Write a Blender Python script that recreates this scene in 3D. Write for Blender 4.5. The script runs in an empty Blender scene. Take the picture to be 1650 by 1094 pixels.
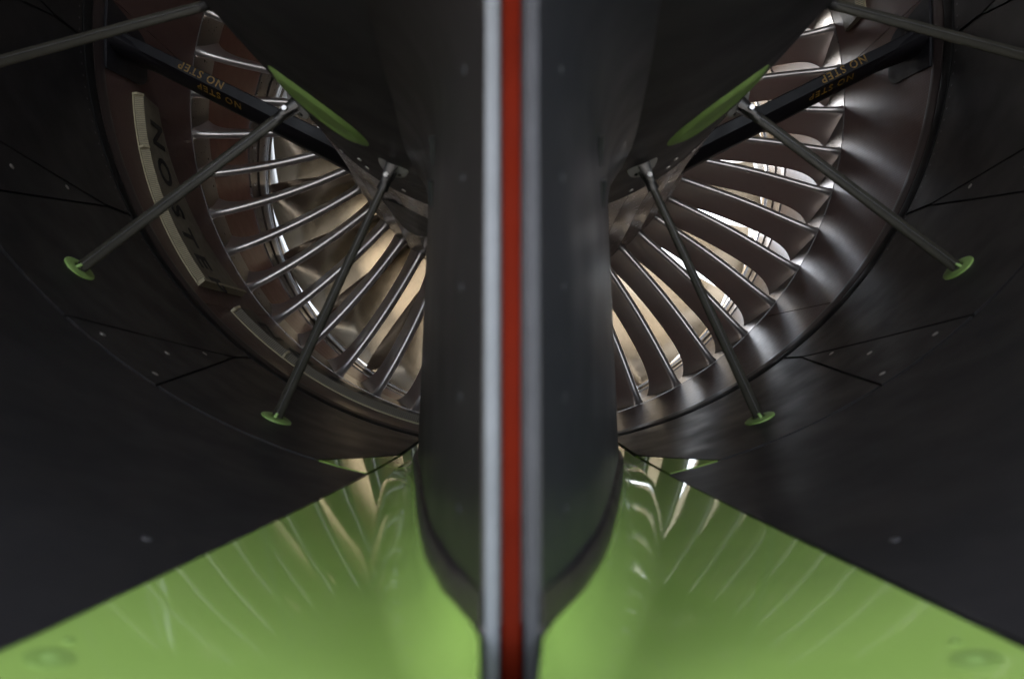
import bpy, bmesh, math, random
from math import sin, cos, pi, radians as R
from mathutils import Vector, Matrix
random.seed(7)
SC = bpy.context.scene
COL = SC.collection

# ------------------------------------------------------------------ camera
# engine axis = world Y (forward = +Y) at z = 0, outer duct radius 1 m
cam_d = bpy.data.cameras.new('camera')
cam = bpy.data.objects.new('camera', cam_d); COL.objects.link(cam)
cam.location = (-0.0032, 0.0, -0.8237)
cam.rotation_euler = (pi / 2 + 0.0375, 0, 0.0048)
cam_d.sensor_width = 36; cam_d.lens = 28.0
cam_d.clip_start = 0.02; cam_d.clip_end = 3000
cam_d.dof.use_dof = True; cam_d.dof.focus_distance = 2.35; cam_d.dof.aperture_fstop = 4.6
SC.camera = cam

# ------------------------------------------------------------------ sky and sun
SUN_EL, SUN_AZ = 38.0, -62.0          # azimuth from +Y, clockwise seen from above
w = bpy.data.worlds.new('World'); SC.world = w; w.use_nodes = True
nt = w.node_tree; bg = nt.nodes['Background']
sky = nt.nodes.new('ShaderNodeTexSky'); sky.sky_type = 'NISHITA'
sky.sun_disc = False; sky.sun_elevation = R(SUN_EL); sky.sun_rotation = R(SUN_AZ)
sky.air_density = 1.0; sky.dust_density = 3.0; sky.ozone_density = 1.0
hs_ = nt.nodes.new('ShaderNodeHueSaturation'); hs_.inputs['Saturation'].default_value = 0.38   # hazy white sky
nt.links.new(sky.outputs[0], hs_.inputs['Color']); nt.links.new(hs_.outputs[0], bg.inputs[0]); bg.inputs[1].default_value = 0.14
sd = bpy.data.lights.new('sun', 'SUN'); sd.energy = 1.45; sd.angle = R(12); sd.color = (1, 0.965, 0.92)
sun = bpy.data.objects.new('sun', sd); COL.objects.link(sun)
dv = Vector((sin(R(SUN_AZ)) * cos(R(SUN_EL)), cos(R(SUN_AZ)) * cos(R(SUN_EL)), sin(R(SUN_EL))))
sun.rotation_euler = dv.to_track_quat('Z', 'Y').to_euler(); sun.location = (0, 0, 20)
SC.view_settings.view_transform = 'Standard'; SC.view_settings.look = 'None'
SC.view_settings.exposure = 3.4; SC.view_settings.gamma = 1
SC.cycles.max_bounces = 14; SC.cycles.glossy_bounces = 10; SC.cycles.diffuse_bounces = 8
SC.cycles.caustics_reflective = True; SC.cycles.caustics_refractive = False
SC.cycles.sample_clamp_indirect = 2.5
SC.cycles.use_denoising = True

# ------------------------------------------------------------------ materials
def mat(name, col, rough=0.4, metal=0.0, spec=0.5, cvar=0.15, nscale=9.0, rvar=0.08, bump=0.0, bscale=300.0,
        coat=0.0, coat_r=0.05, stretch=(1, 1, 1), dots=None, brush=None, stain=None, weave=None, emit=None):
    m = bpy.data.materials.new(name); m.use_nodes = True
    t = m.node_tree; N = t.nodes; L = t.links
    b = N['Principled BSDF']
    b.inputs['Metallic'].default_value = metal
    b.inputs['Specular IOR Level'].default_value = spec
    b.inputs['Coat Weight'].default_value = coat; b.inputs['Coat Roughness'].default_value = coat_r
    tc = N.new('ShaderNodeTexCoord')
    mp = N.new('ShaderNodeMapping'); mp.inputs['Scale'].default_value = stretch
    L.new(tc.outputs['Object'], mp.inputs[0])
    n = N.new('ShaderNodeTexNoise'); n.inputs['Scale'].default_value = nscale
    n.inputs['Detail'].default_value = 6; n.inputs['Roughness'].default_value = 0.6
    L.new(mp.outputs[0], n.inputs['Vector'])
    cr = N.new('ShaderNodeValToRGB')
    lo = [c * (1 - cvar) for c in col]; hi = [min(1, c * (1 + cvar)) for c in col]
    cr.color_ramp.elements[0].position = 0.3; cr.color_ramp.elements[1].position = 0.7
    cr.color_ramp.elements[0].color = (*lo, 1); cr.color_ramp.elements[1].color = (*hi, 1)
    L.new(n.outputs[0], cr.inputs[0])
    colout = cr.outputs[0]
    if stain:                       # (colour, scale, threshold)
        n2 = N.new('ShaderNodeTexNoise'); n2.inputs['Scale'].default_value = stain[1]; n2.inputs['Detail'].default_value = 8
        L.new(tc.outputs['Object'], n2.inputs['Vector'])
        r2 = N.new('ShaderNodeValToRGB'); r2.color_ramp.elements[0].position = stain[2]; r2.color_ramp.elements[1].position = stain[2] + 0.12
        L.new(n2.outputs[0], r2.inputs[0])
        mx = N.new('ShaderNodeMix'); mx.data_type = 'RGBA'; mx.inputs['B'].default_value = (*stain[0], 1)
        L.new(r2.outputs[0], mx.inputs['Factor']); L.new(colout, mx.inputs['A']); colout = mx.outputs['Result']
    L.new(colout, b.inputs['Base Color'])
    n3 = N.new('ShaderNodeTexNoise'); n3.inputs['Scale'].default_value = nscale * 2.3; n3.inputs['Detail'].default_value = 5
    L.new(mp.outputs[0], n3.inputs['Vector'])
    mr = N.new('ShaderNodeMapRange'); mr.inputs['From Min'].default_value = 0.3; mr.inputs['From Max'].default_value = 0.7
    mr.inputs['To Min'].default_value = max(0.02, rough - rvar); mr.inputs['To Max'].default_value = rough + rvar
    L.new(n3.outputs[0], mr.inputs[0]); L.new(mr.outputs[0], b.inputs['Roughness'])
    h = None
    if bump:
        n4 = N.new('ShaderNodeTexNoise'); n4.inputs['Scale'].default_value = bscale; n4.inputs['Detail'].default_value = 3
        L.new(mp.outputs[0], n4.inputs['Vector']); h = n4.outputs[0]; hs, hd = bump, 0.002
    if dots:                        # perforated acoustic skin, pitch in metres over the unrolled UV
        sp = N.new('ShaderNodeSeparateXYZ'); L.new(tc.outputs['UV'], sp.inputs[0])
        prev = None
        for ax in (0, 1):
            mu = N.new('ShaderNodeMath'); mu.operation = 'MULTIPLY'; mu.inputs[1].default_value = 2 * pi / dots
            L.new(sp.outputs[ax], mu.inputs[0])
            si = N.new('ShaderNodeMath'); si.operation = 'SINE'; L.new(mu.outputs[0], si.inputs[0])
            ab = N.new('ShaderNodeMath'); ab.operation = 'ABSOLUTE'; L.new(si.outputs[0], ab.inputs[0])
            if prev is None: prev = ab
            else:
                pr = N.new('ShaderNodeMath'); pr.operation = 'MULTIPLY'
                L.new(prev.outputs[0], pr.inputs[0]); L.new(ab.outputs[0], pr.inputs[1])
                pw = N.new('ShaderNodeMath'); pw.operation = 'SMOOTH_MAX'; pw.inputs[1].default_value = 0.55; pw.inputs[2].default_value = 0.2
                L.new(pr.outputs[0], pw.inputs[0]); prev = pw
        iv = N.new('ShaderNodeMath'); iv.operation = 'MULTIPLY'; iv.inputs[1].default_value = -1
        L.new(prev.outputs[0], iv.inputs[0]); h = iv.outputs[0]; hs, hd = 0.22, 0.002
    if brush:                       # lathe-turned brushing along the part
        n5 = N.new('ShaderNodeTexNoise'); n5.inputs['Scale'].default_value = 1.0; n5.inputs['Detail'].default_value = 4
        m5 = N.new('ShaderNodeMapping'); m5.inputs['Scale'].default_value = brush
        L.new(tc.outputs['Object'], m5.inputs[0]); L.new(m5.outputs[0], n5.inputs['Vector']); h = n5.outputs[0]; hs, hd = 0.12, 0.001
    if h:
        bp = N.new('ShaderNodeBump'); bp.inputs['Strength'].default_value = hs; bp.inputs['Distance'].default_value = hd
        L.new(h, bp.inputs['Height']); L.new(bp.outputs[0], b.inputs['Normal'])
    return m

M = {}
M['composite'] = mat('dark_composite', (0.0185, 0.017, 0.0182), 0.46, spec=0.3, cvar=0.16, nscale=5, rvar=0.07, stain=((0.027, 0.025, 0.026), 9, 0.62))
M['composite_fwd'] = mat('dark_composite_doors', (0.0165, 0.0152, 0.0155), 0.44, spec=0.32, cvar=0.16, nscale=5, rvar=0.08, stain=((0.025, 0.023, 0.0235), 14, 0.63))
M['shadow_gap'] = mat('black_sealant', (0.004, 0.004, 0.004), 0.6)
M['rubber'] = mat('black_rubber', (0.01, 0.0092, 0.0088), 0.6, spec=0.2, bump=0.1, bscale=60)
M['brown'] = mat('brown_acoustic_skin', (0.105, 0.054, 0.047), 0.33, metal=0.0, spec=0.22, cvar=0.06, nscale=30, rvar=0.03, dots=0.016)
M['brown_lip'] = mat('brown_lip', (0.05, 0.036, 0.034), 0.32, metal=0.2, cvar=0.06, nscale=25, rvar=0.03)
M['rust'] = mat('rust_red_liner', (0.11, 0.040, 0.028), 0.36, cvar=0.08, nscale=10, rvar=0.04, stain=((0.2, 0.12, 0.1), 60, 0.76))
M['case_metal'] = mat('grey_case_metal', (0.30, 0.28, 0.27), 0.3, metal=0.9, cvar=0.04, nscale=30, rvar=0.03)
M['bright_metal'] = mat('bright_metal', (0.75, 0.75, 0.76), 0.22, metal=0.9, cvar=0.03, rvar=0.02)
M['vane'] = mat('vane_metal', (0.50, 0.46, 0.44), 0.30, metal=0.82, cvar=0.03, nscale=40, rvar=0.015)
M['blade'] = mat('fan_blade_metal', (0.42, 0.37, 0.30), 0.17, metal=1.0, cvar=0.03, nscale=12, rvar=0.03, stain=((0.28, 0.2, 0.14), 90, 0.72))
M['hub'] = mat('hub_metal', (0.36, 0.33, 0.31), 0.26, metal=1.0, cvar=0.03, nscale=30, rvar=0.02)
M['green'] = mat('green_paint', (0.30, 0.455, 0.105), 0.035, spec=0.5, cvar=0.05, nscale=4, rvar=0.015, stain=((0.265, 0.41, 0.098), 3.0, 0.6), bump=0.018, bscale=45)
M['green_dull'] = mat('green_primer', (0.27, 0.42, 0.12), 0.5, cvar=0.12, nscale=30, stain=((0.12, 0.22, 0.05), 40, 0.62))
M['wall'] = mat('bifurcation_paint_warm', (0.0155, 0.0137, 0.0132), 0.36, spec=0.28, cvar=0.12, nscale=6, rvar=0.05)
M['wall_cool'] = mat('bifurcation_paint_cool', (0.0165, 0.017, 0.0192), 0.34, spec=0.32, cvar=0.12, nscale=6, rvar=0.05)
M['cup'] = mat('green_cup_paint', (0.28, 0.43, 0.125), 0.55, spec=0.2, cvar=0.08)
M['trim'] = mat('purple_brown_trim', (0.024, 0.018, 0.019), 0.4)
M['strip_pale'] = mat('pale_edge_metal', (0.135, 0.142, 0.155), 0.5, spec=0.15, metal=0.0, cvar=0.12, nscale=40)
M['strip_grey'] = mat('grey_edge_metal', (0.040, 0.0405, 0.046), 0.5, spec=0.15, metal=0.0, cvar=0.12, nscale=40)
M['red'] = mat('red_silicone', (0.072, 0.0052, 0.0012), 0.7, spec=0.04, cvar=0.15, nscale=20, bump=0.1, bscale=200)
M['rod'] = mat('olive_rod', (0.033, 0.030, 0.022), 0.5, metal=0.0, spec=0.35, cvar=0.2, nscale=40)
M['steel'] = mat('steel_fitting', (0.42, 0.40, 0.39), 0.3, metal=1.0, cvar=0.15, nscale=60)
M['plate'] = mat('pale_fitting_plate', (0.46, 0.44, 0.42), 0.5, metal=0.3, cvar=0.1, nscale=60)
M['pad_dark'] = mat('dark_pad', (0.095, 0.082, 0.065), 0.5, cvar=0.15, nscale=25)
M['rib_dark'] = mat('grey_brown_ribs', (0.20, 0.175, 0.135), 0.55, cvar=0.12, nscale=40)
M['dark_steel'] = mat('dark_steel', (0.05, 0.047, 0.045), 0.35, metal=0.7)
M['beam'] = mat('black_strut', (0.0095, 0.0085, 0.010), 0.45, spec=0.25, cvar=0.2)
M['boot'] = mat('boot_cover', (0.016, 0.015, 0.018), 0.55, spec=0.25, cvar=0.15)
M['ochre'] = mat('ochre_lettering', (0.22, 0.12, 0.012), 0.5, cvar=0.25, nscale=90, stain=((0.03, 0.02, 0.01), 140, 0.56))
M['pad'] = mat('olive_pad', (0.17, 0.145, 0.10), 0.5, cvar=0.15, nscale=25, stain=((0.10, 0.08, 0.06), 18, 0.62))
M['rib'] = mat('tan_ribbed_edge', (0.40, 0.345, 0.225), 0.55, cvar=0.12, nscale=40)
M['black_ink'] = mat('black_lettering', (0.008, 0.007, 0.006), 0.6)
M['screw'] = mat('screw_metal', (0.62, 0.6, 0.57), 0.35, metal=0.8)
M['screw_dim'] = mat('dull_screw', (0.12, 0.115, 0.12), 0.45, metal=0.4)
M['wall_screw'] = mat('painted_screw', (0.026, 0.026, 0.028), 0.42)
M['drain'] = mat('dark_green_boss', (0.22, 0.345, 0.082), 0.3)
M['hub_patch'] = mat('dark_hub_patch', (0.03, 0.031, 0.029), 0.4)
M['barrel'] = mat('inlet_barrel', (0.24, 0.245, 0.25), 0.4, cvar=0.06, nscale=5)
M['cowl'] = mat('cowl_paint', (0.5, 0.5, 0.52), 0.35)
M['concrete'] = mat('apron_concrete', (0.32, 0.31, 0.295), 0.85, cvar=0.2, nscale=0.7, stain=((0.2, 0.19, 0.18), 0.3, 0.6))

# ------------------------------------------------------------------ helpers
def P(r, phi, y):                     # phi in degrees from straight down, + = right-hand side
    a = R(phi); return (r * sin(a), y, -r * cos(a))
def lerp(a, b, t): return a + (b - a) * t
def table(x, T):
    if x <= T[0][0]: return T[0][1]
    for (a, va), (b, vb) in zip(T, T[1:]):
        if x <= b: return va + (vb - va) * (x - a) / (b - a)
    return T[-1][1]
def mesh(name, vs, fs, uvs=None, sharp=35):
    me = bpy.data.meshes.new(name); me.from_pydata([tuple(v) for v in vs], [], fs)
    if uvs:
        ul = me.uv_layers.new(name='UVMap')
        for l in me.loops: ul.data[l.index].uv = uvs[l.vertex_index]
    bm = bmesh.new(); bm.from_mesh(me); bmesh.ops.recalc_face_normals(bm, faces=bm.faces); bm.to_mesh(me); bm.free()
    me.polygons.foreach_set('use_smooth', [True] * len(me.polygons))
    me.set_sharp_from_angle(angle=R(sharp)); me.update()
    return me
def obj(name, me, m, parent=None):
    o = bpy.data.objects.new(name, me); COL.objects.link(o)
    if m is not None and me is not None and not me.materials: me.materials.append(m)
    if parent: o.parent = parent; o.matrix_parent_inverse = parent.matrix_world.inverted()
    return o
def tag(o, label=None, cat=None, group=None, kind=None):
    for k, v in (('label', label), ('category', cat), ('group', group), ('kind', kind)):
        if v: o[k] = v
    return o
def thing(name, label, cat, loc=(0, 0, 0), group=None):
    o = bpy.data.objects.new(name, None); COL.objects.link(o); o.location = loc; o.empty_display_size = 0.05
    o.matrix_world = Matrix.Translation(loc)
    return tag(o, label, cat, group)
def part(name, vs, fs, m, parent, uvs=None, sharp=35):
    L = parent.matrix_world.translation
    if L.length: vs = [(v[0] - L.x, v[1] - L.y, v[2] - L.z) for v in vs]
    o = bpy.data.objects.new(name, mesh(name, vs, fs, uvs, sharp)); COL.objects.link(o)
    o.data.materials.append(m)
    if parent.parent is None: o.parent = parent
    else: o.parent = parent
    o.matrix_world = Matrix.Translation(L)
    return o
def grid_slab(F, G, nu, nv):
    """front grid F(u,v), back grid G(u,v), closed by side walls"""
    vs, fs = [], []
    for H in (F, G):
        for j in range(nv + 1):
            for i in range(nu + 1): vs.append(H(i / nu, j / nv))
    W = nu + 1; O = W * (nv + 1)
    for j in range(nv):
        for i in range(nu):
            a = j * W + i
            fs.append((a, a + 1, a + W + 1, a + W)); fs.append((O + a, O + a + W, O + a + W + 1, O + a + 1))
    for i in range(nu):
        fs.append((i, O + i, O + i + 1, i + 1)); k = nv * W + i; fs.append((k, k + 1, O + k + 1, O + k))
    for j in range(nv):
        a = j * W; fs.append((a, a + W, O + a + W, O + a)); b = j * W + nu; fs.append((b, O + b, O + b + W, b + W))
    return vs, fs
def rev_patch(name, plo, phi_, ys, rf, t, m, parent, nu=14, sgn=1, sharp=35):
    """panel on a body of revolution: phi from plo(y) to phi_(y) along the list of stations ys; t = thickness outward"""
    n = len(ys) - 1
    def co(u, v, dr):
        k = min(int(v * n + 1e-6), n - 1); y = lerp(ys[k], ys[k + 1], v * n - k)
        ph = lerp(plo(y), phi_(y), u) * sgn
        return P(rf(y) + dr, ph, y), (R(ph), y)
    vs, fs = grid_slab(lambda u, v: co(u, v, 0)[0], lambda u, v: co(u, v, t)[0], nu, n)
    uv1 = [co(i / nu, j / n, 0)[1] for j in range(n + 1) for i in range(nu + 1)]
    return part(name, vs, fs, m, parent, uv1 + uv1, sharp)
def lathe(name, prof, m, parent, seg=192, a0=0, a1=360, closed=True, sharp=30):
    """closed (y,r) profile swept round the axis"""
    vs, fs, uvs = [], [], []
    full = abs(a1 - a0 - 360) < 1e-6; n = seg if full else seg + 1; k = len(prof)
    for i in range(n):
        ph = a0 + (a1 - a0) * i / seg
        for y, r in prof: vs.append(P(r, ph, y)); uvs.append((R(ph), y))
    for i in range(seg):
        j = (i + 1) % n
        for q in range(k if closed else k - 1):
            q2 = (q + 1) % k
            fs.append((i * k + q, i * k + q2, j * k + q2, j * k + q))
    if not full and closed:
        fs.append(tuple(range(k))); fs.append(tuple((n - 1) * k + q for q in range(k)))
    return part(name, vs, fs, m, parent, uvs, sharp)
def frame_from(z, up=Vector((0, 1, 0))):
    z = z.normalized(); x = up.cross(z)
    if x.length < 1e-4: x = Vector((1, 0, 0)).cross(z)
    x.normalize(); y = z.cross(x); return x, y, z
def loft(rings, cap=True):
    vs, fs = [], []; k = len(rings[0])
    for r in rings: vs += [tuple(p) for p in r]
    for i in range(len(rings) - 1):
        for q in range(k):
            q2 = (q + 1) % k; fs.append((i * k + q, i * k + q2, (i + 1) * k + q2, (i + 1) * k + q))
    if cap:
        fs.append(tuple(range(k))[::-1]); fs.append(tuple((len(rings) - 1) * k + q for q in range(k)))
    return vs, fs
def join(*vf):
    V, F = [], []
    for v, f in vf:
        o = len(V); V += list(v); F += [tuple(i + o for i in q) for q in f]
    return V, F
def disc(c, nrm, rad, h, seg=12, dome=0.0, up=Vector((0, 1, 0)), ell=1.0, hole=0.0):
    """small raised disc; c on the surface, nrm outward; optionally with a hole"""
    x, y, z = frame_from(Vector(nrm), up); c = Vector(c)
    def ring(r, d): return [c + x * (cos(2 * pi * i / seg) * r * ell) + y * (sin(2 * pi * i / seg) * r) + z * d for i in range(seg)]
    rr = [ring(rad, -0.002), ring(rad, h * 0.6), ring(rad * 0.88, h)]
    if hole: rr += [ring(hole, h), ring(hole * 0.95, -0.002)]
    elif dome: rr += [ring(rad * 0.5, h + dome)]
    return loft(rr, cap=not hole)
def tube(a, b, ra, rb, seg=12, n=6, prof=None, up=Vector((0, 1, 0))):
    """tapered bar from a to b; ra = (half width, half thickness) at a"""
    a, b = Vector(a), Vector(b); x, y, z = frame_from(b - a, up); rings = []
    for i in range(n + 1):
        t = i / n; p = a.lerp(b, t); wx = lerp(ra[0], rb[0], t); wy = lerp(ra[1], rb[1], t)
        rings.append([p + x * (cos(2 * pi * q / seg) * wx) + y * (sin(2 * pi * q / seg) * wy) for q in range(seg)])
    return loft(rings)
def box(c, X, Y, Z):
    """box from centre and three half-axis vectors"""
    c, X, Y, Z = map(Vector, (c, X, Y, Z)); vs = []
    for k in (-1, 1):
        for j in (-1, 1):
            for i in (-1, 1): vs.append(c + X * i + Y * j + Z * k)
    fs = [(0, 2, 3, 1), (4, 5, 7, 6), (0, 1, 5, 4), (2, 6, 7, 3), (0, 4, 6, 2), (1, 3, 7, 5)]
    return vs, fs
def word(text, size, mapf, m, parent, name='lettering', bold=0.012, depth=0.0008, space=1.0):
    """real letter outlines; mapf(x, y, d) -> point, x runs 0..width along the reading direction"""
    cu = bpy.data.curves.new('letters', 'FONT'); cu.body = text; cu.size = size; cu.offset = bold * size
    cu.resolution_u = 3; cu.space_character = space
    ob = bpy.data.objects.new('letters', cu); COL.objects.link(ob)
    dg = bpy.context.evaluated_depsgraph_get(); me = bpy.data.meshes.new_from_object(ob.evaluated_get(dg))
    bpy.data.objects.remove(ob); bpy.data.curves.remove(cu)
    bm = bmesh.new(); bm.from_mesh(me); bpy.data.meshes.remove(me)
    bmesh.ops.subdivide_edges(bm, edges=[e for e in bm.edges if e.calc_length() > size * 0.25], cuts=2, use_grid_fill=False)
    bmesh.ops.triangulate(bm, faces=bm.faces)
    bm.verts.ensure_lookup_table()
    xs = [v.co.x for v in bm.verts]; x0, x1 = min(xs), max(xs)
    vs = [mapf(v.co.x - x0, v.co.y, 0) for v in bm.verts]; n = len(vs)
    vs += [mapf(v.co.x - x0, v.co.y, depth) for v in bm.verts]
    fs = [tuple(v.index for v in f.verts) for f in bm.faces]
    F = [f[::-1] for f in fs] + [tuple(i + n for i in f) for f in fs]
    for e in bm.edges:
        if len(e.link_faces) == 1: a, b = e.verts[0].index, e.verts[1].index; F.append((a, b, b + n, a + n))
    bm.free()
    return part(name, vs, F, m, parent), x1 - x0
def letters(text, size, mapf, m, parent, **kw):
    x = 0.0
    for wd in text.split():
        o, wdt = word(wd, size, lambda a, b, c, x=x: mapf(a + x, b, c), m, parent, **kw); x += wdt + size * 0.5
SIDES = ((-1, 'left'), (1, 'right'))
def one(y): return 1.0

# ------------------------------------------------------------------ ground
vs = [(x * 60, y * 60, -1.75) for y in range(-10, 11) for x in range(-10, 11)]
fs = [(j * 21 + i, j * 21 + i + 1, (j + 1) * 21 + i + 1, (j + 1) * 21 + i) for j in range(20) for i in range(20)]
g = obj('ground', mesh('ground', vs, fs), M['concrete']); tag(g, kind='structure')

# ------------------------------------------------------------------ outer duct, two hinged halves
SEAM = 1.167
FE = [(0.2, 16.6), (0.41, 15.1), (0.8, 13.6), (1.22, 12.35), (1.44, 11.95), (1.9, 11.85)]     # edge of the green floor
def floor_edge(y): return table(y, FE)
def steps(a, b, n): return [a + (b - a) * i / n for i in range(n + 1)]
YD = [1.1735, 1.26, 1.35, 1.44, 1.52, 1.60, 1.685, 1.74, 1.797]
for s, nm in SIDES:
    duct = thing('fan_duct_half', 'dark composite outer duct wall on the %s of the centre wall, split into door panels' % nm, 'engine duct', (s * 0.6, 1.0, -0.8))
    rev_patch('duct_shell', lambda y: 9.0, lambda y: 179.9, steps(0.18, 1.86, 6), lambda y: 1.0055, 0.012, M['shadow_gap'], duct, 60, s)
    rev_patch('cowl_skin', lambda y: -0.05, lambda y: 179.9, [0.16, 0.5, 1.0, 1.5, 1.9], lambda y: table(y, [(0.16, 1.06), (1.9, 1.16)]), 0.01, M['cowl'], duct, 60, s)
    rev_patch('liner_panel', lambda y: floor_edge(y) + 0.12, lambda y: 179.9, steps(0.2, SEAM - 0.005, 12), one, 0.0045, M['composite'], duct, 64, s)
    gp = 0.14
    centres = [24.75, 49.4, 74.1, 98.8]
    hw = [(1.172, 7.4), (1.69, 12.25), (1.8, 12.25)]
    def edge(lo_c, y): return lo_c + table(y, hw)          # upper edge of a door
    for k, c in enumerate(centres):
        up = lambda y, c=c: c + table(y, hw) - gp
        if k == 0:
            lo = lambda y: table(y, [(1.172, 17.1), (1.443, 12.05), (1.8, 12.0)]) + (gp if y < 1.4 else 0.30)
        else:
            lo = lambda y, c=c: c - table(y, hw) + gp
        d = rev_patch('blocker_door', lo, up, YD, one, 0.0045, M['composite_fwd'], duct, 18, s)
        # row of rivets along the forward edge of the door
        a, b = lo(1.78), up(1.78); nr = int((b - a) / 1.55)
        rv = None
        for q in range(nr + 1):
            ph = s * lerp(a + 0.5, b - 0.5, q / nr)
            if rv is None:
                vsf = disc((0, 0, 0), (0, 0, 1), 0.0026, 0.0006, 8)
                rvm = mesh('rivet', *vsf); rvm.materials.append(M['screw_dim']); rv = 1
            o = bpy.data.objects.new('rivet', rvm); COL.objects.link(o); o.parent = d
            c0 = Vector(P(1.0, ph, 1.785)); n0 = Vector((-c0.x, 0, -c0.z)).normalized()
            x, y_, z = frame_from(n0)
            o.matrix_world = Matrix.Translation(c0) @ Matrix((x, y_, z)).transposed().to_4x4()
    rev_patch('duct_crown_panel', lambda y: 98.8 + table(y, hw) + gp, lambda y: 179.9, YD, one, 0.0045, M['composite_fwd'], duct, 20, s)
    for k in range(3):
        lo = lambda y, k=k: centres[k] + table(y, hw) + gp
        up = lambda y, k=k: centres[k + 1] - table(y, hw) - gp
        wd = rev_patch('filler_panel', lo, up, [v for v in YD if v <= 1.685], one, 0.0045, M['composite_fwd'], duct, 8, s)
        c = (centres[k] + centres[k + 1]) / 2
        for dp, y in ((2.6, 1.220), (0.2, 1.373), (0.45, 1.548), (-3.2, 1.222)):
            c0 = Vector(P(1.0, s * (c + dp), y)); n0 = (-c0.x, 0, -c0.z)
            part('screw', *disc(c0, n0, 0.0052, 0.0008, 12), M['screw'], wd)
    rev_patch('green_filler', lambda y: floor_edge(y) + 0.32, lambda y: table(y, [(1.172, 17.1), (1.443, 12.05)]) - gp, [1.172, 1.24, 1.31, 1.38, 1.43], one, 0.0045, M['green'], duct, 8, s)
    for ph, y in ((17.0, 0.628), (62.0, 1.10)):
        c0 = Vector(P(1.0, s * ph, y)); part('screw', *disc(c0, (-c0.x, 0, -c0.z), 0.0042, 0.0008, 12), M['screw_dim'], duct)

# ------------------------------------------------------------------ fan case
case = thing('fan_case', 'round engine case behind the duct with brown skin, rust red band and bright metal ring', 'engine case', (0, 2.4, -1.0))
lathe('seal_ring', [(1.803, 1.012), (1.804, 1.0), (1.809, 0.9985), (1.818, 0.9974), (1.830, 0.9974), (1.838, 0.9985), (1.841, 1.0), (1.841, 1.012)], M['rubber'], case)
lathe('retaining_lip', [(1.843, 1.012), (1.843, 0.999), (1.847, 0.9978), (1.862, 0.9978), (1.866, 0.9968), (1.880, 0.9960), (1.886, 0.9975), (1.886, 1.012)], M['brown_lip'], case)
bnds = [-180, -140, -95, -48.2, 0, 48.3, 95, 140, 180]
for a, b in zip(bnds, bnds[1:]):
    rev_patch('acoustic_panel', lambda y, a=a: a + 0.08, lambda y, b=b: b - 0.08, steps(1.888, 2.405, 6), one, 0.008, M['brown'], case, 24)
lathe('case_shell', [(1.87, 1.014), (2.58, 1.014), (3.0, 1.04), (3.72, 1.06), (3.72, 1.14), (1.87, 1.14)], M['shadow_gap'], case, 96)
lathe('vane_platform', [(2.408, 1.012), (2.408, 0.9985), (2.55, 0.999), (2.555, 1.001), (2.555, 1.012)], M['case_metal'], case)
lathe('rust_liner', [(2.558, 1.020), (2.558, 1.003), (2.985, 1.018), (2.985, 1.03)], M['rust'], case)
lathe('flange_ring', [(2.988, 1.038), (2.988, 1.013), (3.02, 1.012), (3.028, 1.018), (3.10, 1.021), (3.106, 1.015), (3.16, 1.017), (3.168, 1.023), (3.225, 1.024), (3.225, 1.04)], M['case_metal'], case)
lathe('bright_ring', [(3.228, 1.04), (3.228, 1.018), (3.234, 1.0155), (3.25, 1.0155), (3.255, 1.019), (3.255, 1.04)], M['bright_metal'], case)
lathe('fan_shroud', [(3.258, 1.058), (3.258, 1.034), (3.72, 1.040), (3.72, 1.058)], M['barrel'], case)
for q in range(26):                    # bolt heads on the flange ring
    ph = -100 + q * 8
    c0 = Vector(P(1.0205, ph, 3.065)); part('bolt', *disc(c0, (-c0.x, 0, -c0.z), 0.006, 0.004, 6), M['case_metal'], case)
inlet = thing('inlet_cowl', 'pale inlet barrel seen brightly lit through the gaps between the fan blades', 'inlet', (0, 4.0, -1.1))
lathe('barrel', [(3.724, 1.14), (3.724, 1.040), (3.86, 1.037), (4.0, 1.045), (4.12, 1.075), (4.17, 1.13), (4.14, 1.20), (4.02, 1.26), (3.724, 1.30)], M['barrel'], inlet, 128)

# ------------------------------------------------------------------ fan
fan = thing('fan', 'large metal fan with wide twisted blades behind the thin guide vanes', 'fan', (0, 3.3, 0))
def blade_mesh():
    rings = []; n = 22
    for i in range(n + 1):
        s = i / n; r = lerp(0.30, 1.0285, s)
        yte = 3.215 - 0.05 * sin(pi * s) + 0.02 * s
        A = table(r, [(0.30, 0.27), (0.6, 0.25), (0.85, 0.224), (1.03, 0.204)])
        sl = table(r, [(0.30, 0.45), (0.6, 0.86), (0.85, 1.12), (1.03, 1.48)])
        th = lerp(0.022, 0.006, s)
        lean = 0.012 * math.exp(-(1 - s) / 0.06)
        front, back = [], []
        m = 12
        for q in range(m + 1):
            u = q / m; a = A * u
            tau = sl * A * (0.72 * u + 0.28 * u * u) + lean
            t = th * (math.sqrt(max(0, u * (1 - u))) * 1.6 + 0.16)
            for lst, sg in ((front, 1), (back, -1)):
                tt = tau + sg * t * 0.5
                ph = math.degrees(tt / r)
                lst.append(P(r, ph, yte + a - sg * t * 0.25 * sl))
        rings.append(front + back[::-1])
    return loft(rings)
bm_v, bm_f = blade_mesh()
bmesh_ = mesh('fan_blade', bm_v, bm_f, sharp=50); bmesh_.materials.append(M['blade'])
for k in range(22):
    o = bpy.data.objects.new('fan_blade', bmesh_); COL.objects.link(o); o.parent = fan
    o.matrix_world = Matrix.Rotation(-R(-37.4 + k * 360 / 22), 4, 'Y')
lathe('fan_hub', [(3.15, 0.05), (3.15, 0.31), (3.5, 0.30), (3.7, 0.24), (3.9, 0.14), (4.02, 0.02)], M['dark_steel'], fan, 64)

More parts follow.
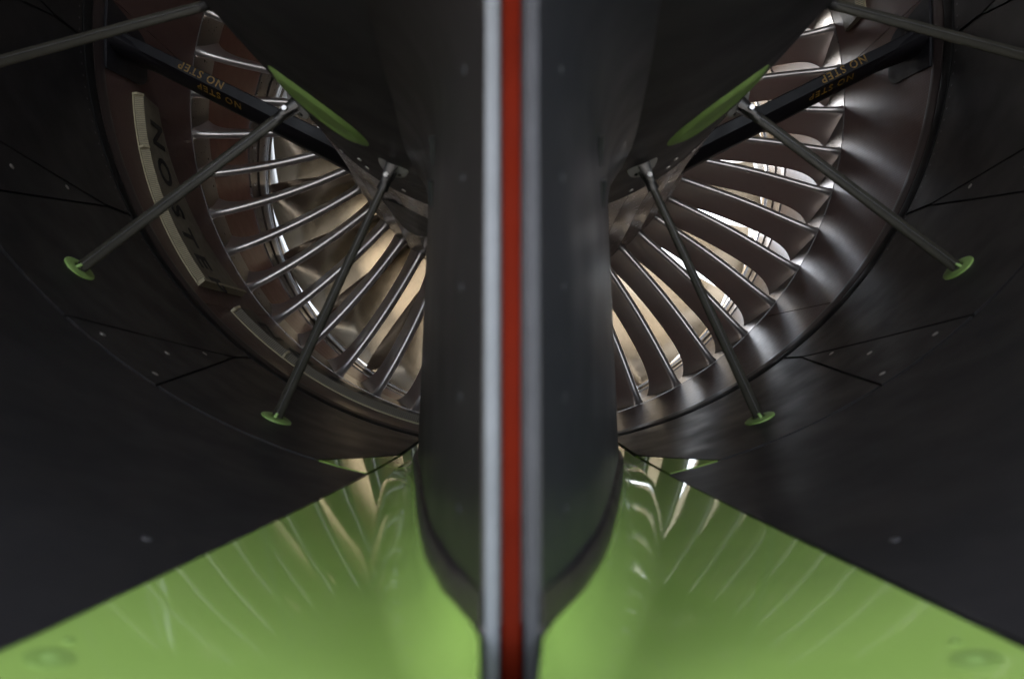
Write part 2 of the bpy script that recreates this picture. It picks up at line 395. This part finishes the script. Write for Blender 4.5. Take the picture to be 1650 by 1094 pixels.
# ------------------------------------------------------------------ guide vanes
ring = thing('guide_vane_ring', 'ring of thin curved metal guide vanes between hub and case', 'guide vanes', (0, 2.45, 0))
def vane_mesh():
    rings = []; n = 26
    for i in range(n + 1):
        s = i / n; s = s * s * (3 - 2 * s) * 0.5 + s * 0.5
        r = lerp(0.549, 1.0005, s)
        fl_t = math.exp(-(1 - s) / 0.085); fl_h = math.exp(-s / 0.10)
        yte = lerp(2.478, 2.428, s) - 0.020 * fl_t - 0.012 * fl_h
        A = 0.105 + 0.040 * fl_t + 0.034 * fl_h
        th = 0.0168 + 0.009 * (math.exp(-(1 - s) / 0.018) + math.exp(-s / 0.02))
        front, back = [], []; m = 12
        for q in range(m + 1):
            u = 0.5 - 0.5 * cos(pi * q / m); a = A * u
            tau = A * ((0.22 + 0.14 * fl_t) * u + 0.24 * u * u) - 0.010 * sin(pi * s)
            t = th * (1.3 * math.sqrt(max(0, u * (1.0 - u))) + 0.95 * math.sqrt(max(0, min(1, u / 0.06))) * (1 - u) ** 1.5)
            for lst, sg in ((front, 1), (back, -1)):
                tt = tau + sg * t * 0.5
                lst.append(P(r, -math.degrees(tt / r), yte + a - sg * t * 0.25))
        rings.append(front + back[::-1][1:-1])
    return loft(rings)
vm = mesh('guide_vane', *vane_mesh(), sharp=60); vm.materials.append(M['vane'])
angs = [22.0 + 7.4 * k for k in range(14)] + [14.6, 7.2] + [-25.2 - 7.36 * k for k in range(13)] + [-17.8, -10.0]
for a in angs:
    o = bpy.data.objects.new('guide_vane', vm); COL.objects.link(o); o.parent = ring
    o.matrix_world = Matrix.Rotation(-R(a), 4, 'Y')

# ------------------------------------------------------------------ inner hub flow path
hub = thing('inner_flow_ring', 'polished metal ring of narrow platforms in front of the dark core cowl', 'engine ring', (0, 2.1, -0.55))
def hub_r(y): return table(y, [(1.60, 0.5225), (1.75, 0.5235), (1.95, 0.531), (2.2, 0.545), (2.38, 0.553), (2.48, 0.555), (2.62, 0.553)])
hb = sorted(set([-180, -140] + [-25.2 - 3.68 - 7.36 * k for k in range(12)] + [-14, -6, 3] + [22 + 3.7 + 7.4 * k for k in range(12)] + [11, 18.3, 140, 180]))
for a, b in zip(hb, hb[1:]):
    k = 24 if b - a > 12 else 4
    # each platform is very slightly bowed inwards, so its edges catch the light
    def F(u, v, a=a, b=b):
        y = lerp(1.606, 2.60, v); ph = lerp(a + 0.1, b - 0.1, u)
        dip = 0.0035 * math.sin(pi * u) if b - a < 12 else 0
        return P(hub_r(y) - dip, ph, y)
    def G(u, v, a=a, b=b):
        y = lerp(1.606, 2.60, v); return P(hub_r(y) - 0.012, lerp(a + 0.1, b - 0.1, u), y)
    vs, fs = grid_slab(F, G, k, 10); part('platform', vs, fs, M['hub'], hub, sharp=50)
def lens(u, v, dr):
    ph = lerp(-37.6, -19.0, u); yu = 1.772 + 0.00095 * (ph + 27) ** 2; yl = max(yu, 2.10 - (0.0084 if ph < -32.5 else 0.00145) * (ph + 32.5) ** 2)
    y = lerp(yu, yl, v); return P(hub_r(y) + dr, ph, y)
vs, fs = grid_slab(lambda u, v: lens(u, v, 0.0012), lambda u, v: lens(u, v, -0.004), 30, 8); part('hub_lens_patch', vs, fs, M['hub_patch'], hub)  # dark lens-shaped patch lying just proud of the hub surface
lathe('splitter', [(2.604, 0.53), (2.604, 0.5525), (2.75, 0.543), (2.88, 0.527), (2.93, 0.515), (2.92, 0.50), (2.75, 0.48), (2.604, 0.47)], M['hub'], hub, 96)
lathe('core_shell', [(1.5, 0.2), (1.5, 0.50), (2.6, 0.52), (2.95, 0.46), (3.13, 0.31), (3.13, 0.2)], M['dark_steel'], hub, 64)

# ------------------------------------------------------------------ core cowl halves
def core_r(y): return table(y, [(-1.6, 0.22), (-0.9, 0.42), (-0.2, 0.53), (0.3, 0.545), (0.88, 0.538), (1.604, 0.5225)])
for s, nm in SIDES:
    cc = thing('core_cowl', 'dark smooth core cowl overhead on the %s with a green patch' % nm, 'engine cowl', (s * 0.35, 1.0, -0.4))
    rev_patch('cowl_panel', lambda y: 0.3, lambda y: 179.9, [-1.6, -1.2, -0.9, -0.5, -0.2, 0.05, 0.3, 0.6, 0.88, 1.2, 1.5, 1.59, 1.602], core_r, -0.02, M['composite'], cc, 72, s)
    # oval green fairing cup for the middle link, dished in the middle with a soft rim
    c_ph, c_y = 33.0, 1.150
    def gp_(u, v, back):
        rr = u; th = 2 * pi * v
        lx = cos(th); ly = sin(th)
        # long axis runs from (26.5,1.235) up to (42,1.06)
        dph = lx * 7.4 + ly * 2.2; dy = -lx * 0.064 + ly * 0.084
        k = rr
        ph = c_ph + dph * k; y = c_y + dy * k
        h = 0.0022 * (1 - rr ** 6) + 0.004 * math.exp(-((rr - 0.78) / 0.12) ** 2)
        return P(core_r(y) + (h if not back else -0.004), s * ph, y)
    vs, fs = grid_slab(lambda u, v: gp_(max(u, 0.02), v, 0), lambda u, v: gp_(max(u, 0.02), v, 1), 10, 40)
    part('green_cup', vs, fs, M['cup'], cc, sharp=70)
    for ph, y in ((33.4, 1.445), (33.0, 1.50), (42.0, 1.60 - 0.03), (25, 1.54)):
        c0 = Vector(P(core_r(y), s * ph, y)); part('bolt', *disc(c0, (c0.x, 0, c0.z), 0.0048, 0.002, 10), M['screw'], cc)
    if s < 0:
        for q in range(4):
            for j in range(2):
                ph = 24.0 - q * 2.2 - j * 0.8; y = 1.40 + j * 0.045; c0 = Vector(P(core_r(y), s * ph, y))
                part('drain_slot', *disc(c0, (c0.x, 0, c0.z), 0.0035, 0.0006, 10, ell=2.4), M['screw_dim'], cc)

# ------------------------------------------------------------------ bifurcation: two side walls, edge strips and the red seal
WT = [(0.42, 0.0158), (0.428, 0.0182), (0.45, 0.0255), (0.47, 0.0320), (0.49, 0.0380), (0.51, 0.0428), (0.54, 0.0502), (0.567, 0.0567), (0.60, 0.0630), (0.63, 0.0685), (0.70, 0.0800), (0.766, 0.0905), (0.9, 0.110), (1.05, 0.132), (1.13, 0.1425), (1.25, 0.147), (1.4, 0.143), (1.6, 0.118), (1.8, 0.075), (1.92, 0.036), (1.96, 0.004)]
ZB = -0.957
RF = 0.115
def wall_w(y, z):
    k = lerp(1.0, 0.90, max(0, min(1, (z + 0.957) / 0.36)))
    return table(y, WT) * k
XO = -0.0055                          # the joint sits a touch left of the axis
YW = [0.42, 0.428, 0.439, 0.45, 0.47, 0.49, 0.51, 0.54, 0.567, 0.60, 0.63, 0.70, 0.766, 0.83, 0.9, 0.98, 1.05, 1.13, 1.19, 1.25, 1.32, 1.4, 1.5, 1.6, 1.7, 1.8, 1.87, 1.92, 1.96]
for s, nm in SIDES:
    bf = thing('bifurcation_wall', ('charcoal centre wall half with the pale blue grey edge strip, left of the red seal' if s < 0 else 'charcoal centre wall half with the darker grey edge strip, right of the red seal'), 'engine wall', (s * 0.05, 0.9, -0.9))
    n = len(YW) - 1; NU = 26
    def F(u, v, d=0.0):
        k = min(int(v * n + 1e-6), n - 1); y = lerp(YW[k], YW[k + 1], v * n - k)
        off = XO * max(0, 1 - (y - 0.42) / 0.5)
        xf = wall_w(y, -0.6) + RF; zt = -math.sqrt(core_r(y) ** 2 - xf * xf) - 0.0005
        if u < 0.5:
            z = lerp(ZB, zt - RF, u / 0.5); x = wall_w(y, z)
        else:                     # quarter-round blend into the core cowl
            a = (u - 0.5) / 0.5 * R(84); z = zt - RF + RF * sin(a); x = wall_w(y, -0.6) + RF * (1 - cos(a))
        return (off + s * max(0.001, x - d), y, z + (d if u > 0.5 else 0))
    vs, fs = grid_slab(F, lambda u, v: F(u, v, 0.0035), NU, n)
    part('side_skin', vs, fs, M['wall'] if s < 0 else M['wall_cool'], bf, sharp=50)
    # moulded border along the foot of the skin
    def B(u, v, d):
        p = F(0, v, 0); k = [(0.0025, 0.017), (0.0055, 0.010), (0.0055, 0.0), (0.001, -0.004)]
        q = min(int(u * 3 + 1e-6), 2); f = u * 3 - q
        tp = min(1, max(0.0, (p[1] - 0.42) / 0.06)); return (p[0] + s * ((lerp(k[q][0], k[q + 1][0], f)) * tp + 0.0006 - d), p[1], ZB + lerp(k[q][1], k[q + 1][1], f))
    vs, fs = grid_slab(lambda u, v: B(u, v, 0), lambda u, v: B(u, v, 0.006), 3, n)
    part('border_trim', vs, fs, M['trim'], bf, sharp=60)
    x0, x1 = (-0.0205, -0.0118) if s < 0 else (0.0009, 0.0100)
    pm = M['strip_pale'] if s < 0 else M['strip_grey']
    # edge strip: a folded flange with a rolled nose
    rings = []
    for z in steps(-1.03, -0.50, 24):
        rr = [(x0, 0.47), (x0, 0.423), (x0 + 0.0012, 0.4195), (x0 + 0.003, 0.4185), (x1 - 0.003, 0.4185), (x1 - 0.0012, 0.4195), (x1, 0.423), (x1, 0.47)]
        rings.append([(x, y, z) for x, y in rr])
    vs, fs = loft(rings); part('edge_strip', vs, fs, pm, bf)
    # fasteners
    for z in (-0.905, -0.84, -0.775, -0.71, -0.645):
        y = 0.47; xw = XO * 0.9 + s * wall_w(y, z); part('screw', *disc((xw, y, z), (s, -0.4, 0), 0.0028, 0.0006, 10), M['wall_screw'], bf)
    for z, y in ((-0.625, 0.72), (-0.66, 0.74)):
        off = XO * max(0, 1 - (y - 0.42) / 0.5)
        c0 = Vector((off + s * wall_w(y, z), y, z)); part('latch', *tube(c0 + Vector((s * 0.0012, -0.012, 0.010)), c0 + Vector((s * 0.001, 0.012, -0.010)), (0.0028, 0.001), (0.0024, 0.001)), M['wall_screw'], bf)
    # closing plate behind the edge strip, up to the core cowl
    def K(u, v, y): p = F(u, 0, 0.0012); return (lerp(XO + s * 0.0002, p[0], v), y, p[2])
    vs, fs = grid_slab(lambda u, v: K(u, v, 0.4235), lambda u, v: K(u, v, 0.4275), 26, 4); part('aft_closing_plate', vs, fs, M['wall'] if s < 0 else M['wall_cool'], bf)
    part('inner_core', *box((XO + s * 0.004, 0.9, -0.76), (0.0045, 0, 0), (0, 0.42, 0), (0, 0, 0.25)), M['shadow_gap'], bf)
seal = thing('rubber_seal', 'bright red rubber seal strip standing upright between the two wall edges', 'seal', (XO, 0.43, -0.98))
rings = []
for z in steps(-1.03, -0.50, 24):
    rings.append([(-0.0113, 0.47, z), (-0.0113, 0.4245, z), (-0.0098, 0.4215, z), (-0.0055, 0.4203, z), (-0.0012, 0.4215, z), (0.0004, 0.4245, z), (0.0004, 0.47, z)])
part('seal_bulb', *loft(rings), M['red'], seal)

# ------------------------------------------------------------------ green floor, one piece either side of the centre wall
def floor_pt(s, u, y, dz=0.0):
    w0 = table(y, WT) + 0.001; off = XO * max(0, 1 - (y - 0.42) / 0.5)
    fw = lerp(0.034, 0.046, max(0, min(1, (y - 0.42) / 0.5)))
    if y < 0.42: w0 = lerp(0.004, w0, max(0, (y - 0.2) / 0.22)); 
    ph1 = floor_edge(y)
    if u < 0.4:
        t = u / 0.4; a = t * pi / 2
        xx = w0 + fw * (1 - cos(a)); xe = w0 + fw; ze = -math.sqrt(1 - xe * xe)
        h = (ZB - 0.004) - ze
        z = ze + h * (1 - sin(a))
        x = xx
    else:
        t = (u - 0.4) / 0.6; x0 = w0 + fw; p0 = math.degrees(math.asin(min(0.99, x0)))
        ph = lerp(p0, max(ph1, p0 + 0.2), t); x = sin(R(ph)); z = -cos(R(ph))
    return (off + s * x, y, z + dz)
for s, nm in SIDES:
    fl = thing('green_floor', ('glossy green duct floor left of the centre wall mirroring thin vanes' if s < 0 else 'brighter glossy green duct floor right of the centre wall with white glints'), 'duct floor', (s * 0.15, 0.8, -1.0))
    for ys, pm, nme in ((steps(0.2, 1.276, 40), M['green'], 'floor_panel'), (steps(1.281, 1.862, 16), M['green'], 'forward_floor_panel')):
        n = len(ys) - 1
        vs, fs = grid_slab(lambda u, v: floor_pt(s, u, lerp(ys[0], ys[-1], v)), lambda u, v: floor_pt(s, u, lerp(ys[0], ys[-1], v), -0.006), 30, n)
        part(nme, vs, fs, pm, fl, sharp=50)
    # recessed drain boss near the outer corner
    c0 = Vector(P(1.0, s * 13.7, 0.413)) + Vector((XO, 0, 0)); nn = (-c0.x, 0, -c0.z)
    ds = part('drain_boss', *disc(c0, nn, 0.0125, 0.0004, 20, hole=0.0045), M['drain'], fl)
    part('drain_hole', *disc(c0, nn, 0.0044, 0.0003, 14), M['cup'], ds)
    c0 = Vector(P(1.0, s * 13.9, 0.437)) + Vector((XO, 0, 0)); part('drain_screw', *disc(c0, (-c0.x, 0, -c0.z), 0.0032, 0.0006, 12), M['drain'], fl)

# ------------------------------------------------------------------ drag links from the core cowl to the doors
def link(s, foot, top, label, w1=0.0066):
    f = Vector(P(1.0, s * foot[0], foot[1])); t = Vector(P(core_r(top[1]), s * top[0], top[1]))
    lk = thing('drag_link', label, 'link rod', tuple(f), 'link rods between core cowl and doors')
    d = (t - f).normalized()
    fn = Vector((-f.x, 0, -f.z)).normalized(); tn = Vector((t.x, 0, t.z)).normalized()
    side = d.cross(Vector((0, 1, 0))).normalized()
    part('rod', *tube(f + d * 0.006, t - d * 0.035, (0.0098 if w1 < 0.008 else 0.0115, 0.0050), (w1, 0.0045), 14, 10, up=Vector((0, 1, 0))), M['rod'], lk, sharp=60)
    # highlight down one rod flank is a thin pale bead, added further below
    part('foot_plate', *disc(f, fn, 0.036, 0.004, 28, ell=0.72, hole=0.0155), M['green_dull'], lk)
    part('socket', *disc(f, fn, 0.0152, 0.0012, 16, ell=0.8), M['dark_steel'], lk)
    part('foot_lug', *tube(f + side * 0.0 - Vector((0, 0.014, 0)) + fn * 0.003, f + d * 0.012 - Vector((0, 0.008, 0)), (0.003, 0.002), (0.0025, 0.002), 8, 2), M['green_dull'], lk)
    # clevis and pin on the core cowl
    e = t - d * 0.022
    for k in (-1, 1):
        o = Vector((0, 1, 0)) * (0.0105 * k)
        pl = tube(t + tn * 0.001 + o, e - d * 0.012 + o, (0.003, 0.011), (0.0025, 0.006), 10, 3, up=Vector((1, 0, 0)) if abs(d.x) < 0.8 else Vector((0, 0, 1)))
        part('clevis_lug', *pl, M['dark_steel'], lk)
    part('rod_end', *tube(t - d * 0.045, t - d * 0.012, (0.0098, 0.0065), (0.0085, 0.0085), 12, 4), M['dark_steel'], lk)
    part('pin', *tube(e - Vector((0, 0.02, 0)), e + Vector((0, 0.02, 0)), (0.0042, 0.0042), (0.0042, 0.0042), 10, 1, up=Vector((1, 0, 0))), M['steel'], lk)
    nb = (tn - Vector((0, 0.34, 0))).normalized(); tx, ty, tz = frame_from(nb)
    def pr(r, h): return [t + tx * (cos(2 * pi * i / 24) * r * 0.78) + ty * (sin(2 * pi * i / 24) * r) + tz * h for i in range(24)]
    part('base_plate', *loft([pr(0.034, -0.016), pr(0.034, 0.001), pr(0.031, 0.003), pr(0.012, 0.0034)]), M['plate'], lk, sharp=40)
    for q in range(4):
        a_ = pi / 4 + q * pi / 2
        part('bolt', *disc(t + tx * (cos(a_) * 0.0175) + ty * (sin(a_) * 0.022) + tz * 0.003, tz, 0.0034, 0.002, 6), M['dark_steel'], lk)
    part('highlight_bead', *tube(f + d * 0.008 + side * 0.0 + Vector((0, -0.0098, 0)), t - d * 0.04 + Vector((0, -0.0064, 0)), (0.0006, 0.0006), (0.0006, 0.0006), 6, 1), M['screw_dim'], lk)
    return lk
for s, nm in SIDES:
    link(s, (24.6, 1.375), (22.8, 1.300), 'slim dark rod nearest the centre wall on the %s, its green foot lowest' % nm)
    link(s, (49.45, 1.371), (44.8, 1.33), 'dark olive rod crossing the guide vanes diagonally on the %s, with a green oval foot' % nm, 0.0098)
    link(s, (72.6, 1.37), (66.6, 1.30), 'dark rod high in the upper %s corner, running out of the picture' % nm, 0.0098)

# ------------------------------------------------------------------ struts lettered NO STEP
for s, nm in SIDES:
    a = Vector((s * 0.992, 1.905, -0.012)); b = Vector((s * 0.40, 1.905, -0.311))
    st = thing('bracing_strut', 'black strut lettered NO STEP across the upper %s of the vanes' % nm, 'strut', tuple(a))
    d = (b - a).normalized(); L = (b - a).length
    n = Vector((0, 1, 0)).cross(d); n = -n if n.z > 0 else n          # points down across the strut
    rings = []
    for i in range(13):
        t = i / 12; c = a + d * (L * t); h = lerp(0.0165, 0.021, t); dp = lerp(0.082, 0.125, t ** 1.5)
        sec = [(-1.35 * h, 0.008), (-1.35 * h, dp * 0.9), (-h * 0.5, dp), (h * 0.5, dp), (1.3 * h, dp * 0.6), (1.25 * h, 0.040), (1.15 * h, 0.034), (0.1 * h, 0.001), (0.0, -0.0005), (-1.2 * h, -0.0005), (-1.33 * h, 0.001)]
        rings.append([c + n * p + Vector((0, q, 0)) for p, q in sec])
    part('strut_body', *loft(rings), M['beam'], st, sharp=25)
    # upside-down lettering, read from the right-hand end towards the left
    rd = d if s > 0 else -d
    rd = Vector((-1, 0, 0)) if False else (rd if rd.x < 0 else -rd)
    def face1(x, y, dd, s=s):
        st0 = a + d * (L * (0.24 if s > 0 else 0.46))
        return tuple(st0 + rd * x + n * (y - 0.0225) + Vector((0, -0.0008 - dd, 0)))
    letters('NO STEP', 0.0265, face1, M['ochre'], st, space=1.25)
    def face2(x, y, dd, s=s):
        st0 = a + d * (L * (0.30 if s > 0 else 0.545)); t = (st0 - a).length / L; h = lerp(0.0165, 0.021, t)
        e = Vector((0, 0.033, 0)) + n * (1.05 * h); e0 = n * (0.1 * h) + Vector((0, 0.001, 0)); ed = e.normalized(); nn = d.cross(ed); nn = nn if nn.y < 0 else -nn
        return tuple(st0 + rd * x + e0 + ed * (y + 0.006) + nn * (0.0007 + dd))
    letters('NO STEP', 0.0265, face2, M['ochre'], st, space=1.25)  # repeat of the lettering, modelled as letters in place of its reflection
    # dark fairing boot where it meets the case
    def fp(u, v, dr):
        y = lerp(1.891, 2.105, u); k = 4.2 * (1 - 0.35 * abs(2 * u - 1) ** 4) if u > 0.6 else lerp(5.2, 4.2, u / 0.6)
        return P(0.9955 + dr, s * (89.6 + lerp(-k, k, v)), y)
    vs, fs = grid_slab(lambda u, v: fp(u, v, -0.003 * (1 - abs(2 * v - 1) ** 8)), lambda u, v: fp(u, v, 0.004), 14, 14); part('mounting_boot', vs, fs, M['boot'], st)
    rings = []
    for i in range(7):
        t = i / 6; c = a + d * (0.17 * t); h = lerp(0.034, 0.0175, t ** 0.6); dp = lerp(0.15, 0.085, t ** 0.7)
        rings.append([c + n * (h * cos(2 * pi * q / 16)) + Vector((0, 0.055 + dp * 0.5 * sin(2 * pi * q / 16) - (0.0 if q else 0), 0)) for q in range(16)])
    part('root_fairing', *loft(rings), M['beam'], st)
    c0 = Vector(P(0.995, s * 89.0, 1.888)); part('bolt', *disc(c0, (0, -1, 0), 0.006, 0.004, 6, up=Vector((1, 0, 0))), M['steel'], st)

# ------------------------------------------------------------------ padded walkway covers with ribbed edge, NO STEP in black
def pad(s, p0, p1, ya0, ya1, yb0, yb1, label, text, tphi, tsize, rows, mats=('pad', 'rib')):
    """from phi p0 to p1; aft edge y ya0->ya1, forward edge yb0->yb1"""
    T = 0.020
    pd = thing('step_guard_pad', label, 'pad', P(1.0, s * (p0 + p1) / 2, (ya0 + yb0) / 2))
    def sec(u, q):
        ph = lerp(p0, p1, u); ya = lerp(ya0, ya1, u); yb = lerp(yb0, yb1, u)
        prof = [(ya, 0.999), (ya + 0.012, 1 - T), (ya + 0.018, 1 - T - 0.001), (yb - 0.02, 1 - T * 0.75), (yb - 0.004, 1 - T * 0.6), (yb, 0.999)]
        y, r = prof[q]; return P(r, s * ph, y)
    nu = 40
    vs, fs = loft([[sec(i / nu, q) for q in range(6)] for i in range(nu + 1)]); part('pad_body', vs, fs, M[mats[0]], pd, sharp=25)
    # ribbed edge strip on the aft bevel: a base with fine cross ribs standing on it
    V, Fc = [], []
    arc = abs(R(p1 - p0)); nr = int(arc / 0.0052)
    for i in range(nr):
        u = (i + 0.5) / nr; ph = lerp(p0, p1, u); ya = lerp(ya0, ya1, u); hw_ = math.degrees(0.0014)
        q = []
        for dph in (-hw_, hw_):
            for (y, r) in ((ya - 0.003, 0.9985), (ya + 0.0125, 1 - T - 0.003), (ya + 0.0135, 1 - T + 0.001), (ya + 0.001, 0.9985)):
                q.append(P(r, s * (ph + dph), y))
        o = len(V); V += q
        Fc += [(o, o + 1, o + 2, o + 3), (o + 4, o + 7, o + 6, o + 5), (o, o + 4, o + 5, o + 1), (o + 1, o + 5, o + 6, o + 2), (o + 2, o + 6, o + 7, o + 3), (o + 3, o + 7, o + 4, o)]
    rb = part('ribbing', V, Fc, M[mats[1]], pd, sharp=20); rb['kind'] = 'stuff'
    def st_(u, q):
        ph = lerp(p0, p1, u); ya = lerp(ya0, ya1, u)
        prof = [(ya - 0.0045, 0.9988), (ya - 0.0048, 0.9955), (ya - 0.001, 0.9945), (ya + 0.001, 0.998)]
        y, r = prof[q]; return P(r, s * ph, y)
    vs, fs = loft([[st_(i / nu, q) for q in range(4)] for i in range(nu + 1)]); part('edge_bead', vs, fs, M['rib'], pd, sharp=30)
    c = P(1 - T, s * p1, ya1 + 0.02)
    vs, fs = loft([[P(1.0 - T * k, s * (p1 + 0.25 * e), lerp(ya1, yb1, t)) for k, e in ((0.0, -1), (0.0, 1), (1.05, 1), (1.05, -1))] for t in (0.0, 0.1, 0.3, 0.6, 0.9, 1.0)])
    part('end_strip', vs, fs, M['rib'], pd, sharp=30)
    for u in ((0.27, 0.28), (0.0, 0.012)):
        vs, fs = loft([[P(r, s * lerp(p0, p1, q), lerp(ya0, ya1, q) + dy) for r, dy in ((0.998, -0.006), (0.985, -0.006), (0.975, 0.012), (0.998, 0.012))] for q in (u[0], u[1])])
        part('edge_clip', vs, fs, M['rib'], pd)
    if text:
        dirn = 1 if p1 > p0 else -1
        def mp(x, y, dd):
            ph = tphi + dirn * math.degrees(x); u = (ph - p0) / (p1 - p0)
            yy = lerp(ya0, ya1, u) + rows + y
            rr = 1 - T - 0.001 + (yy - lerp(ya0, ya1, u) - 0.018) / max(0.05, (lerp(yb0, yb1, u) - lerp(ya0, ya1, u) - 0.038)) * T * 0.25
            return P(rr - 0.0008 - dd, s * ph, yy)
        letters(text, tsize, mp, M['black_ink'], pd, space=1.45, bold=0.02)
    return pd
# s = -1 mirrors phi, so values are given as positive degrees on that side
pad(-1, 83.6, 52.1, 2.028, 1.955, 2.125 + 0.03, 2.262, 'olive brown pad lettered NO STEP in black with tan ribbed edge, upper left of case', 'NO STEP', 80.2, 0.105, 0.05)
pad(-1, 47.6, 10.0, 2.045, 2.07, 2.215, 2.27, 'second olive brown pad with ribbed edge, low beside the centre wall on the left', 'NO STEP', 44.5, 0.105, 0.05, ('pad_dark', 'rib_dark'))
pad(1, 100.2, 116.0, 2.21, 2.16, 2.33, 2.36, 'small tan pad with dark striped edge at the top right of the case', None, 0, 0, 0)
# curled corner tabs at the ends of the left pads
